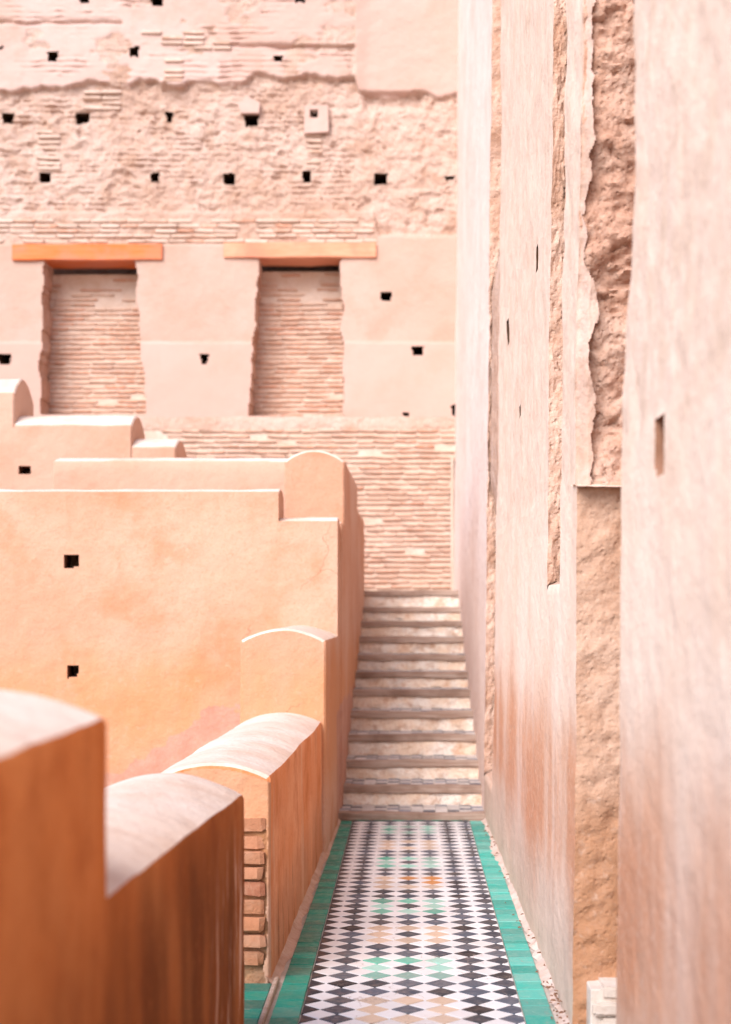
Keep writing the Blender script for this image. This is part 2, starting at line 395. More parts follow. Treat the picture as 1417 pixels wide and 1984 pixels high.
# ------------------------------------------------------------------ bricks
def brick_mesh(mat, seed, jz=1.0):
    rnd = random.Random(seed)
    bm = bmesh.new(); bmesh.ops.create_cube(bm, size=1)
    bmesh.ops.bevel(bm, geom=bm.edges[:], offset=0.09, segments=1, affect='EDGES')
    for v in bm.verts: v.co += Vector((rnd.uniform(-.02, .02), rnd.uniform(-.05, .05), rnd.uniform(-.05, .05) * jz))
    me = bpy.data.meshes.new('brick'); bm.to_mesh(me); bm.free(); me.materials.append(mat)
    me.polygons.foreach_set('use_smooth', np.ones(len(me.polygons), bool)); me.set_sharp_from_angle(angle=R(30 if jz > 2 else 55))
    return me
BR = {k: [brick_mesh(M[k], i + 3, 2.6 if k == 'bgrey' else 0.8) for i in range(6)] for k in ('bred', 'bpale', 'bgrey', 'bsoft')}
def brick(kind, parent, cx, cy, cz, lx, ly, lz, rot=0.0):
    o = link('brick', random.choice(BR[kind]), parent, (cx, cy, cz))
    o.scale = (lx, ly, lz); o.rotation_euler = (random.uniform(-.01, .01), rot + random.uniform(-.006, .006), random.uniform(-.02, .02))
    return o

# ------------------------------------------------------------------ ground
g = mesh('ground', [(-400, -400, -0.03), (400, -400, -0.03), (400, 400, -0.03), (-400, 400, -0.03)], [(0, 1, 2, 3)], M['earth'])
tag(link('ground', g), kind='structure')

# ------------------------------------------------------------------ back wall
DB = 17.4
sB = DB / F
def bpt(px, py): return wx(px, DB), wz(py, DB)
back = empty('rammed_earth_wall', (wx(450, DB), DB, 0), 'tall weathered back wall with square putlog holes and two bricked up niches under timber lintels', 'wall')
def edge1(px):
    e = 176 - 12 * sm(px, 90, 130) - 14 * sm(px, 470, 500) + 32 * sm(px, 685, 697) + 5 * np.sin(px * .06)
    return e + 7 * fbm(px * .05, px * .013, 3, 2)
def bz(px, py):                         # relief towards the viewer, in metres
    u = px * sB; v = py * sB
    e = edge1(px)
    up = sm(py, e + 3, e - 3)
    lo_edge = 412 + 45 * sm(px, 722, 735) + 5 * fbm(px * .03, py * .0, 3, 6)
    lo = sm(py, lo_edge - 4, lo_edge + 4)
    er = (1 - up) * (1 - lo)
    inner = sm(py, 95, 60) * 0 + sm(fbm(px * .012, py * .02, 5, 14, .6), 0.16, 0.30) * (px < 690) * up
    h = up * (0.055 - 0.04 * sm(px, 680, 720) + 0.012 * fbm(u * 1.5, v * 1.5, 4, 1) - 0.014 * inner + 0.03 * inner * rough(u, v, 12) + 0.006 * fbm(u * 5, v * 9, 4, 19))
    h = h + er * (0.052 * rough(u * .9, v * .9, 3) + 0.034 * fbm((u + v * .6) * 5.5, (v - u * .5) * 9, 4, 23, .6) - 0.03)
    band = lo * sm(py, 476, 472) * (px < 732)
    h = h + lo * (1 - band) * (0.045 + 0.008 * fbm(u * 2, v * 2, 4, 8) + 0.012 * sm(py, 663, 667)) + band * (0.012 + 0.025 * rough(u * 1.3, v * 1.3, 5))
    cl = sm(fbm(px * .010, py * .03, 4, 44, .6), 0.02, .2) * (px < 690) * (1 - lo)      # buried courses showing through
    h = h + cl * 0.016 * np.sin((py + 2.5 * fbm(px * .03, py * .02, 3, 45)) * 2 * np.pi / 10.5) * (0.6 + fbm(px * .05, py * .05, 3, 46))
    cr2 = np.exp(-((py - 92 - 4 * fbm(px * .04, px * 0, 3, 47)) / 3.0) ** 2) * (px > 440) * (px < 690) + np.exp(-((py - 50 - 12 * fbm(px * .012, px * 0, 4, 48)) / 3.0) ** 2) * (px < 240)
    h = h - 0.05 * cr2
    h = h - 0.07 * np.exp(-((px - 545) / 22.0) ** 2) * np.exp(-((py - 97) / 9.0) ** 2)
    # broken pocket under the upper plaster at the right
    pk = sm(px, 700, 715) * sm(px, 828, 812) * sm(py, 176, 184) * sm(py, 222, 198)
    h = h - pk * (0.07 + 0.04 * rough(u * 2, v * 2, 21))
    h = h + 0.055 * np.exp(-((py - 168) / 7.0) ** 2) * ((px > 310) & (px < 362))
    return h
def bxyz(px, py):
    x = (px - VX) * sB; z = HCAM + (VY - py) * sB
    u = px * sB; v = py * sB
    return x + 0.006 * fbm(u * 8, v * 8, 3, 30), DB - bz(px, py), z + 0.006 * fbm(u * 8, v * 8, 3, 31)
def bmid_(px, py):
    e = edge1(px)
    lo_edge = 412 + 45 * sm(px, 722, 735) + 5 * fbm(px * .03, py * .0, 3, 6)
    i = np.where(py < e, 0, np.where(py < lo_edge, 1, np.where(py < 665 + 4 * fbm(px * .02, px * 0, 3, 5), 2, 3)))
    i = np.where((py > lo_edge) & (py < 474) & (px < 732), 1, i)
    inner = (fbm(px * .012, py * .02, 5, 14, .6) > 0.24) & (px < 690) & (py < e)
    return np.where(inner, 1, i)
HO = [(105, 112, 22, 20), (262, 104, 20, 20), (541, 116, 20, 14), (3, 97, 12, 7), (165, 1, 24, 18), (306, 2, 28, 24), (582, 1, 22, 16),
      (14, 228, 24, 20), (159, 228, 26, 22), (327, 225, 16, 20), (487, 232, 30, 24), (609, 223, 14, 14),
      (87, 343, 22, 20), (299, 343, 18, 18), (444, 346, 22, 24), (594, 341, 17, 22), (738, 347, 26, 22), (872, 344, 22, 9),
      (749, 576, 22, 17), (809, 681, 22, 17), (398, 697, 17, 20), (12, 698, 24, 20), (786, 804, 14, 9), (882, 797, 18, 22)]
HL = ['hole in upper plaster beside its left edge'] * 0
holes = []
rh = random.Random(5)
for (cx, cy, w, h) in HO:
    a, b = rh.uniform(0, 5), rh.uniform(0, 5)
    base = [(cx - w / 2 - 1, cy - h / 2), (cx + w / 2 + 1, cy - h / 2), (cx + w / 2 - b, cy + h / 2), (cx - w / 2 + a, cy + h / 2)]
    rag = []
    for q in range(4):
        (xa, ya), (xb, yb_) = base[q], base[(q + 1) % 4]
        for t_ in (0, .25, .5, .75):
            rag.append((xa + (xb - xa) * t_ + rh.uniform(-.8, .8), ya + (yb_ - ya) * t_ + rh.uniform(-.8, .8)))
    holes.append((rag,
                  'putlog_hole', M['hole'], (0.06, 0.8, 0.0), True))
def niche_poly(l0, l1, r0, r1, y0, y1, sd):
    ys = np.linspace(y0, y1, 40)
    t = (ys - y0) / (y1 - y0)
    L = l0 + (l1 - l0) * t + 7 * fbm(ys * .03, ys * 0, 4, sd); Rr = r0 + (r1 - r0) * t + 7 * fbm(ys * .025, ys * 0, 4, sd + 3)
    return [(a, b) for a, b in zip(L, ys)] + [(a, b) for a, b in zip(Rr[::-1], ys[::-1])]
N1 = niche_poly(88, 78, 262, 286, 498, 806, 41)
N2 = niche_poly(500, 484, 662, 668, 494, 808, 52)
NDEP = 0.46
holes += [(N1, 'niche_jamb', M['rough'], (0, NDEP, 0), False), (N2, 'niche_jamb', M['rough'], (0, NDEP, 0), False)]
sheet('plaster_face', np.arange(-260, 912, 2.5), np.arange(-110, 816, 2.5), bxyz, [M['bup'], M['berod'], M['bmid'], M['blow']], back, holes, midx=bmid_, flip=False)
link('wall_core', box_me('wall_core', wx(-260, DB), 1.7, DB + 0.9, DB + 1.6, 0, wz(-110, DB), M['berod'], 0), back)
link('wall_core', box_me('wall_core', wx(-260, DB), 1.7, DB - 0.02, DB + 0.9, wz(-110, DB) - 0.02, wz(-110, DB) + 0.1, M['berod'], 0), back)
# lintels
for (x0, x1, y0, y1, k, lb) in ((27, 317, 476, 507, 'lint1', 'bright orange timber lintel'), (435, 730, 473, 502, 'lint2', 'faded pinkish timber lintel')):
    o = link('lintel', box_me('lintel', wx(x0, DB), wx(x1, DB), DB - 0.085, DB + 0.36, wz(y1, DB), wz(y0, DB), M[k], 0.008, 2, 8, 0.010, x0), back)
    o['label'] = lb
# niche brick infill
def infill(l, r, y0, y1, sd, lean):
    x0, x1, za, zb = wx(l, DB), wx(r, DB), wz(y1, DB), wz(y0, DB)
    yb = DB + NDEP - 0.05
    p, _ = sheet('niche_infill', np.arange(x0, x1, 0.02), np.arange(za, zb, 0.02),
                 lambda X, Z: (X, yb - 0.02 * rough(X, Z, sd), Z), M['mortar'], back)
    z = za + 0.03; rr = random.Random(sd); row = 0
    while z < zb - 0.05:
        x = x0 - rr.uniform(0, .2)
        top = (z - za) / (zb - za)
        while x < x1:
            L = rr.uniform(.24, .31)
            if rr.random() > (0.05 if top < .78 else 0.55):
                brick('bred' if rr.random() < .6 else 'bsoft', p, x + L / 2, yb + 0.020 - rr.uniform(0, .012), z + rr.uniform(-.002, .002) + lean * (x - x0), L - 0.012, 0.07, rr.uniform(.026, .034), -lean)
            x += L
        z += 0.0605; row += 1
infill(60, 300, 516, 812, 61, 0.004)
infill(470, 690, 511, 812, 62, 0.012)
# brick courses above the lintels
def courses(name, x0, x1, y0, y1, kind, depth, sd, skip, proud=0.02, pitch=0.062, parent=back, hh=(.034, .046), keepf=None):
    rr = random.Random(sd)
    z = wz(y1, DB) + 0.03
    while z < wz(y0, DB):
        x = wx(x0, DB) - rr.uniform(0, .15)
        while x < wx(x1, DB):
            L = rr.uniform(.2, .3)
            if rr.random() > skip and (keepf is None or keepf(x + L / 2, z)):
                brick(kind if rr.random() < .85 else 'bred', parent, x + L / 2, depth - rr.uniform(0, proud) + 0.03, z + rr.uniform(-.003, .003), L - 0.012, 0.09, rr.uniform(*hh))
            x += L
        z += pitch
cb = link('brick_course', box_me('brick_course', wx(-260, DB), wx(728, DB), DB + 0.02, DB + 0.1, wz(474, DB), wz(414, DB), M['mortar'], 0), back)
courses('band', -150, 722, 420, 473, 'bpale', DB - 0.006, 71, 0.12, 0.02, parent=cb)
# repaired brick patches in the eroded zone
for (x0, x1, y0, y1, sk, sd) in ((72, 118, 246, 330, .0, 3), (592, 624, 262, 328, .1, 4), (316, 356, 118, 166, .05, 5), (160, 236, 176, 214, .3, 6), (380, 452, 78, 112, .35, 7), (275, 400, 60, 92, .4, 8)):
    w = wx(x1, DB) - wx(x0, DB)
    rr = random.Random(sd); z = wz(y1, DB) + .03
    while z < wz(y0, DB):
        n = max(1, round(w / .27)); L = w / n
        for k in range(n):
            if rr.random() >= sk:
                xx = wx(x0, DB) + (k + .5) * L; px = xx / sB + VX; py = VY - (z - HCAM) / sB
                brick('bpale', back, xx + rr.uniform(-.02, .02), DB - float(bz(np.array([px]), np.array([py]))[0]) + 0.012, z, L * .93, 0.08, .038)
        z += 0.064
# pale plaster surround of one small hole
vs = []
for (px, py) in ((591, 207), (636, 206), (638, 258), (590, 261), (601, 215), (617, 215), (617, 231), (601, 231)): vs.append((px, py))
fr = [(0, 1, 5, 4), (1, 2, 6, 5), (2, 3, 7, 6), (3, 0, 4, 7)]
V3 = [(wx(a, DB), DB - 0.055, wz(b, DB)) for a, b in vs] + [(wx(a, DB), DB + 0.02, wz(b, DB)) for a, b in vs]
fc = fr + [(i, i + 8, (i + 1) % 4 + 8, (i + 1) % 4) for i in range(4)] + [(4 + (i + 1) % 4, 12 + (i + 1) % 4, 12 + i, 4 + i) for i in range(4)]
link('plaster_surround', mesh('plaster_surround', V3, fc, M['bup'], smooth=False), back)
vs = [(wx(a, DB), wz(b, DB)) for a, b in ((462, 205), (482, 190), (505, 202), (503, 222), (468, 222))]
link('plaster_patch', mesh('plaster_patch', [(a, DB - 0.06, b) for a, b in vs] + [(a, DB + .02, b) for a, b in vs],
     [(4, 3, 2, 1, 0)] + [(i, (i + 1) % 5, (i + 1) % 5 + 5, i + 5) for i in range(5)], M['bup'], smooth=False), back)
# ledge and lower brick facing
lx0, lx1 = wx(200, DB), 0.62
sheet('ledge', np.arange(lx0, lx1 + .02, 0.02), np.linspace(0, 1, 12),
      lambda X, T: (X, DB - 0.06 - 0.035 * np.sin(np.clip(T, 0, 1) * 1.5) - 0.02 * rough(X, T * .2, 4), wz(809, DB) - T * (26 * sB) + 0.018 * fbm(X * 4, T, 4, 3)), M['berod'], back, flip=True)
sheet('ledge', np.arange(lx0, lx1 + .02, 0.05), np.linspace(0, 1, 5), lambda X, T: (X, DB - 0.06 + T * .12, wz(809, DB) + 0.012 * fbm(X * 4, T * 0, 3, 3) + T * .004), M['berod'], back)
LZ0, LZ1 = 1.70, wz(834, DB)
fac, _ = sheet('brick_facing', np.arange(lx0, lx1, 0.022), np.arange(LZ0, LZ1 + .02, 0.022), lambda X, Z: (X, DB - 0.085 - 0.02 * rough(X, Z, 33), Z), M['mortar'], back)
link('wall_core', box_me('wall_core', wx(-260, DB), lx1, DB - 0.05, DB + 0.9, 0, wz(815, DB), M['berod'], 0), back)
courses('facing', 330, 866, 836, 1142, 'bsoft', DB - 0.088, 72, 0.02, 0.012, 0.0632, fac, (.025, .034),
        lambda x, z: (x / sB + VX > 560) or (z > wz(905, DB)))
# weathered door post, white reveal and two sockets in the corner
px0 = wx(873, DB)
link('door_post', box_me('door_post', px0, px0 + 0.035, DB - 0.20, DB - 0.11, 1.75, wz(890, DB), M['post'], 0.006), back)
link('door_reveal', box_me('door_reveal', wx(880.5, DB), wx(893, DB), DB - 0.16, DB - 0.1, 1.75, wz(909, DB), M['white'], 0.004), back)
for y in (898, 906):
    link('bolt_socket', box_me('bolt_socket', wx(880, DB), wx(891, DB), DB - 0.17, DB - 0.1, wz(y + 2.2, DB), wz(y - 2.2, DB), M['hole'], 0.002), back)  # solid blocks in the blackened hole colour, painting the sockets' shade

# ------------------------------------------------------------------ right wall
rw = empty('rammed_earth_wall', (0.9, 8, 0), 'tall pale pink plastered wall with broken vertical recesses, right of the tiled walkway', 'wall')
def X0(d): return 0.565 + 0.008 * (10.7 - d)
def rx(d, z):
    return X0(d) + 0.010 * z + 0.012 * fbm(d * .7, z * .55, 3, 5) * sm(z, 0.1, 1.0) + 0.006 * fbm(d * 4, z * 4, 5, 6, .6) * (1 + 1.0 * sm(z, 2.0, 2.2)) + 0.004 * (z > 2.1) * (d < 10.6)
ZR = np.concatenate([np.arange(-0.02, 4.2, 0.022), np.arange(4.2, 9.8, 0.06)])
def d1(z): return 4.28 - 0.19 * sm(z, 2.25, 2.75) + 0.05 * sm(z, 3.0, 3.4) + 0.022 * fbm(z * 1.4, z * 0, 4, 8)
def d2(z): return 5.31 + 0.10 * sm(z, 2.05, 2.12) * (0.6 + 0.8 * fbm(z * 2.2, z * 0, 4, 3)) - 0.05 * sm(z, 3.0, 3.5)
def d2b(z): return 5.86 + 0.03 * fbm(z * 1.2, z * 0 + 3, 4, 2) - .03 * sm(z, 2.5, 3.4)
def d3(z): return 6.34 + 0.05 * fbm(z * 1.5, z * 0 + 5, 4, 3)
def d3b(z): return 9.79 + 0.16 * fbm(z * 1.1, z * 0 + 7, 4, 2)
def d4(z): return 10.85 + 0.10 * fbm(z * 1.3, z * 0 + 9, 4, 3)
def face(name, da, db, n, holes=(), m='right'):
    def f(T, Z):
        a = da(Z); b = db(Z); D = a + (b - a) * T
        x = rx(D, Z)
        return x, D, Z
    return sheet(name, np.linspace(0, 1, n), ZR, f, M[m], rw, holes, flip=True)
one = lambda v: (lambda z: z * 0 + v)
h1 = ((3.565 - 1.2) / (4.25 - 1.2), (3.71 - 1.2) / (4.25 - 1.2))
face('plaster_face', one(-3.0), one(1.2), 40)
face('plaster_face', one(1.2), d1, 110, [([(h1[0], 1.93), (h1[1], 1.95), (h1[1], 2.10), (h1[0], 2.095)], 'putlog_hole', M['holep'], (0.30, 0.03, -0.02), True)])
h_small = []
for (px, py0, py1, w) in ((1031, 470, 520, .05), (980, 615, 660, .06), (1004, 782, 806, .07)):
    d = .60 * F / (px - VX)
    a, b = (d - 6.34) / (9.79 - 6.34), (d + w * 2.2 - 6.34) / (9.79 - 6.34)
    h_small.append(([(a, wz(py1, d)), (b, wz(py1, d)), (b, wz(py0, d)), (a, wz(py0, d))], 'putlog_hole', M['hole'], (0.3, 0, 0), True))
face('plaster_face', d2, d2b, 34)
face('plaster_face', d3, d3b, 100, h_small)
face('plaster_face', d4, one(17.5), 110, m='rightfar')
# groove depths
def g2(z): return (0.075 + 0.02 * fbm(z * 1.3, z * 0, 3, 77)) * sm(z, 1.69, 1.72)
def g3(z): return np.clip(0.075 * sm(z, 0.32, 0.36) * sm(z, 2.6, 2.25) + 0.02 * sm(z, 2.2, 2.6) + 0.10 * sm(z, 3.9, 4.6), 0, 1)
def jamb(name, dj, gd, mat, n, amp, seed, zs, lab=None, keep=None, off=0.0, wd=0.5):
    def f(Sx, Z):
        q = rough(Sx * wd + seed, Z * 1.0, seed, 0.15 if seed == 15 else 0.55)
        fade = np.minimum(1, Sx * n * .35)
        return rx(dj(Z), Z) + gd(Z) * Sx + 0.010 * fbm(Sx * 9 * wd, Z * 9, 3, seed + 2) * fade, dj(Z) + off - amp * q * fade + 0.02 * Sx, Z
    o, _ = sheet(name, np.linspace(0, 1 if wd > .4 else 2.2, n if wd > .4 else int(n * 2)), zs, f, mat, rw, keep=keep, flip=False)
    if lab: o['label'] = lab
    return o
def gback(name, da, db, gd, mat, seed):
    def f(T, Z):
        a = da(Z); b = db(Z); D = a + (b - a) * T
        return rx(D, Z) + gd(Z) + 0.015 * rough(D, Z, seed) * (gd(Z) > 0.01), D, Z
    sheet('plaster_face', np.linspace(0, 1, 16), ZR, f, M['right'], rw, flip=True, keep=lambda T, Z: gd(Z) <= 0.004)
    return sheet(name, np.linspace(0, 1, 16), ZR, f, mat, rw, flip=True, keep=lambda T, Z: gd(Z) > 0.004)
def nearside(da, gd, n=5):
    def f(T, Z): return rx(da(Z), Z) + gd(Z) * T, da(Z), Z
    return sheet('recess_side', np.linspace(0, 1, n), ZR, f, M['rough'], rw, flip=True, keep=lambda T, Z: gd(Z) > 0.004)
G1 = one(0.50)
ZJ = np.concatenate([np.arange(-.02, 6.2, .012), np.arange(6.2, 9.8, .05)])
Z1a = np.arange(-0.02, 2.075, 0.012); Z1b = np.concatenate([np.arange(2.045, 4.6, 0.010), np.arange(4.6, 9.8, .05)])
jamb('broken_edge', d2, G1, M['render'], 46, 0.032, 15, Z1a, 'coarse rendered lower edge of the recess')
jamb('broken_edge', d2, G1, M['rough'], 52, 0.075, 16, Z1b, 'crumbling earth edge of the recess')
# plaster lip curling round the broken corner
def lipw(z): return np.clip(0.075 + 0.11 * fbm(z * 1.9, z * 0 + 2, 5, 71) + 0.15 * np.exp(-((z - 2.70) / .13) ** 2) + 0.07 * np.exp(-((z - 2.40) / .12) ** 2) + .05 * sm(z, 3.1, 3.3), 0.01, .4)
def lipf(T, Z):
    return rx(d2(Z), Z) + T * .45, d2(Z) - 0.004 - 0.045 * sm(T, 0, .09) - 0.024 * fbm(T * 4, Z * 5, 5, 9, .6), Z
sheet('plaster_skin', np.linspace(-0.01, 0.42, 90), Z1b, lipf, M['lip'], rw, keep=lambda T, Z: T * .45 < lipw(Z) * (0.42 - .22 * sm(Z, 2.78, 2.95)) + .022 * fbm(Z * 14, T * 5, 4, 4, .6))
def ledf(T, Z): return rx(Z * 0 + 5.31, Z * 0 + 2.06) - 0.008 + T, 5.25 - 0.01 + Z * .2, 2.068 + 0.012 * fbm(T * 9, Z * 3, 3, 5) - 0.025 * (1 - Z)
sheet('ledge', np.linspace(0, .5, 30), np.linspace(0, 1, 8), ledf, M['right'], rw)
gback('recess_back', d1, d2, G1, M['rough'], 81); nearside(d1, G1)
jamb('broken_edge', d3, g2, M['chase'], 16, 0.03, 17, ZJ, wd=.17, keep=lambda T, Z: g2(Z) > 0.004); gback('recess_back', d2b, d3, g2, M['chase'], 82); nearside(d2b, g2)
jamb('broken_edge', d4, g3, M['chase'], 14, 0.035, 18, ZJ, wd=.12, keep=lambda T, Z: g3(Z) > 0.004); gback('recess_back', d3b, d4, g3, M['chase'], 83); nearside(d3b, g3)
link('wall_core', box_me('wall_core', 1.22, 1.9, -3, 18.3, 0, 9.8, M['berod'], 0), rw)
link('wall_core', box_me('wall_core', 0.5, 1.22, -3, 18.3, 9.75, 9.85, M['berod'], 0), rw)
# limewashed masonry at the foot of the recess
for k, (z0, z1, y) in enumerate(((0, .05, 5.14), (.056, .105, 5.16), (.111, .16, 5.15), (.166, .215, 5.17))):
    for i in range(2):
        xa = 0.665 + i * .262 + (k % 2) * .03
        link('limewashed_brick', box_me('limewashed_brick', xa, xa + .255, y, 5.36, z0, z1, M['white'], 0.010, 2, 4, 0.010, k * 3 + i), rw)
link('mortar_bed', box_me('mortar_bed', 0.66, 1.1, 5.185, 5.35, 0, .205, M['white'], 0.004), rw)

# ------------------------------------------------------------------ walls with barrel tops
def lerp(a, t): return a[0] + (a[1] - a[0]) * t if isinstance(a, tuple) else a
def barrel(name, axis, a0, a1, b0, b1, z0, ze, crown, side, top, parent, step=0.06, open_end=False, seed=0, amp=0.010, holes=(), capin=0.012):
    """wall with a rounded top running along an axis from a0 to a1, between b0 and b1 across"""
    n = max(4, int((a1 - a0) / step)); st = [0, min(.15, capin / (a1 - a0))] + [i / n for i in range(1, n)] + [1 - min(.15, capin / (a1 - a0)), 1]
    st = sorted(set(st))
    nz, na = max(6, int((lerp(ze, .5) - z0) / 0.09)), 18
    verts, faces, idx = [], [], []
    for si, t in enumerate(st):
        B0, B1, ZE, CR = lerp(b0, t), lerp(b1, t), lerp(ze, t), lerp(crown, t)
        e = capin if si in (0, len(st) - 1) else 0
        A = a0 + (a1 - a0) * t
        pts = []
        for k in range(nz + 1): pts.append((B0 + e, z0 + (ZE - .012 - z0) * k / nz))
        for k in range(na + 1):
            f = k / na; b = B0 + e + (B1 - B0 - 2 * e) * (0.012 + 0.976 * f)
            pts.append((b, ZE - e + CR * math.sin(math.pi * f) ** 0.85))
        for k in range(nz + 1): pts.append((B1 - e, ZE - .012 - (ZE - .012 - z0) * k / nz))
        for (b, z) in pts: verts.append((A, b, z))
    Pn = len(pts)
    V = np.array(verts)
    q = 4.0
    na_ = fbm(V[:, 0] * 1.1 + seed, V[:, 2] * 1.1 + V[:, 1] * 1.7, 4, seed); nb_ = fbm(V[:, 0] * 1.3 - seed, V[:, 1] * 2 + V[:, 2] * .7, 4, seed + 7)
    fade = sm(V[:, 2], z0, z0 + .3)
    nc_ = fbm(V[:, 0] * 6 + seed, V[:, 1] * 5 + V[:, 2] * 5, 3, seed + 11); V[:, 1] += 0.0045 * nc_; V[:, 2] += 0.006 * nc_ * fade
    V[:, 1] += amp * na_ * fade; V[:, 2] += amp * 1.2 * nb_ * fade
    V[:, 0] += 0.5 * amp * na_ * fade
    for s_ in range(len(st) - 1):
        for k in range(Pn - 1):
            a = s_ * Pn + k
            faces.append((a, a + 1, a + Pn + 1, a + Pn)); idx.append(1 if nz < k < nz + na + 1 else 0)
    if not open_end: faces.append(tuple(range(Pn - 1, -1, -1))); idx.append(0)
    faces.append(tuple((len(st) - 1) * Pn + k for k in range(Pn))); idx.append(0)
    if axis == 'x': P = V
    else:
        P = V[:, [1, 0, 2]]; faces = [f[::-1] for f in faces]
    me = mesh(name, P.tolist(), faces, [side, top], idx, sharp=32)
    return link(name, me, parent)

# near parapet on the left
npar = empty('parapet_wall', (-0.85, 2.7, 0), 'orange parapet, its colour darkened for shade, with a high and a low rounded section in the left foreground', 'wall', 'parapets along the walkway')
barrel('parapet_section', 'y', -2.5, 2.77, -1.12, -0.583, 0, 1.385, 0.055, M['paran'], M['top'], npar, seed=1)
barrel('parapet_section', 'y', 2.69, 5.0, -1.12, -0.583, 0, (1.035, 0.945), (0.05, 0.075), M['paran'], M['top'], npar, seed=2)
# parapet climbing beside the stairs
spar = empty('parapet_wall', (-0.8, 6.05, 0), 'stepped orange parapet climbing left of the stairs, its near end showing rough bricks', 'wall', 'parapets along the walkway')
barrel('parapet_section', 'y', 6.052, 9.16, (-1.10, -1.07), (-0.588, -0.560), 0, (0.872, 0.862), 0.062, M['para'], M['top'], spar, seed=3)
barrel('parapet_section', 'y', 9.13, 10.52, -1.09, (-0.540, -0.525), 0, 1.385, (0.075, 0.075), M['cross'], M['top'], spar, seed=4, amp=0.005)
barrel('parapet_section', 'y', 10.93, 11.5, -1.0, (-0.522, -0.515), 0, 2.25, 0.04, M['cross'], M['top'], spar, seed=5, amp=0.004)
barrel('parapet_section', 'y', 11.45, 13.85, -1.008, (-0.523, -0.507), 0, 2.775, (0.085, 0.085), M['cross'], M['top'], spar, seed=6, amp=0.006)
barrel('parapet_section', 'y', 13.84, 15.75, -1.0, (-0.507, -0.502), 0, 2.55, (0.07, 0.07), M['cross'], M['top'], spar, seed=7, amp=0.006)
# plaster corners and rough brick core at the parapet's near end
def skin_keep(X, Z):
    return (Z > 0.70 + 0.05 * fbm(X * 7, Z * 0, 4, 61) + 0.02 * fbm(X * 30, Z * 30, 3, 62)) | (X > -0.606 - 0.020 * fbm(Z * 9, X * 0, 4, 63) - 0.006 * fbm(Z * 40, X * 40, 2, 64))
def skin_all(X, Z):
    f = np.clip((X + 1.10) / 0.513, 0, 1)
    return skin_keep(X, Z) & (Z < 0.853 + 0.062 * np.sin(np.pi * f) ** .85)
sheet('plaster_skin', np.arange(-1.09, -0.587, 0.005), np.arange(0, 0.94, 0.005),
      lambda X, Z: (X, 6.020 + 0.04 * sm(X, -0.598, -0.586) - 0.004 * fbm(X * 9, Z * 9, 4, 65), Z), M['cross'], spar, keep=skin_all)
ec, _ = sheet('brick_core', np.arange(-1.09, -0.592, 0.010), np.arange(0, 0.84, 0.010), lambda X, Z: (X, 6.034 - 0.020 * rough(X * 2, Z * 2, 91), Z), M['endm'], spar)
rr = random.Random(19)
z = 0.09
while z < 0.70:
    h = rr.uniform(.046, .060); x = -0.600 - rr.uniform(0.0, 0.020)
    while x > -1.06:
        L = rr.uniform(.2, .28)
        brick('bgrey', ec, x - L / 2, 6.056 + rr.uniform(-.014, .010), z + h / 2 + rr.uniform(-.004, .004), L - .014, .10, h, rr.uniform(-.05, .05))
        x -= L
    z += h + rr.uniform(.012, .022)

# cross wall at the foot of the stairs
DC = 10.5
cw = empty('garden_wall', (-2.4, DC, 0), 'long smooth orange wall with two square holes, one above the other', 'wall', 'garden walls left of the stairs')
def crossface(x0, x1, zt, hl):
    def f(X, Z): return X, DC - 0.007 * fbm(X * .9, Z * .9, 4, 7) - 0.002 * fbm(X * 5, Z * 5, 3, 2), Z
    return sheet('plaster_face', np.arange(x0, x1 + .001, (x1 - x0) / round((x1 - x0) / .0125)), np.linspace(0, zt, int(zt / .0125)), f, M['cross'], cw, hl)
hl = []
for (cx, cy, w, h) in ((140, 1088, 30, 25), (142, 1301, 24, 24)):
    c0, c1 = wx(cx - w / 2, DC), wx(cx + w / 2, DC); z0, z1 = wz(cy + h / 2, DC), wz(cy - h / 2, DC)
    hl.append(([(c0, z0 - .004), (c1 - .01, z0 + .008), (c1, z1), (c0, z1 + .004)], 'putlog_hole', M['holep'], (-0.05, 0.42, 0.0), True))
xs = wx(540, DC)
crossface(-5.2, xs, 2.452, hl); crossface(xs, -0.532, 2.235, [])
def capwall(x0, x1, zt, crown, y0, y1, parent, m, seed, fcut=0.0):
    return barrel('wall_top', 'x', x0, x1, y0, y1, zt - .30, zt, crown, m, M['top'], parent, 0.05, seed, 0.005, capin=0.008)
barrel('wall_top', 'x', -5.2, xs, DC + 0.004, DC + 0.45, 2.25, 2.440, 0.045, M['cross'], M['top'], cw, 0.05, 21, 0.004, capin=0.006)
barrel('wall_top', 'x', xs - 0.01, -0.534, DC + 0.004, DC + 0.44, 0, 2.222, 0.05, M['cross'], M['top'], cw, 0.05, 22, 0.003, capin=0.006)
link('wall_core', box_me('wall_core', -5.2, xs, DC + .43, DC + .449, 0, 2.26, M['cross'], 0), cw)
# second wall
sw = empty('garden_wall', (-2.0, 11.9, 0), 'plain peach plastered wall joining the tall stair pier, just above the holed orange wall', 'wall', 'garden walls left of the stairs')
barrel('wall_body', 'x', wx(105, 11.9), -0.98, 11.85, 12.35, 0, 2.815, 0.045, M['wall2'], M['top'], sw, 0.05, 23, 0.005)
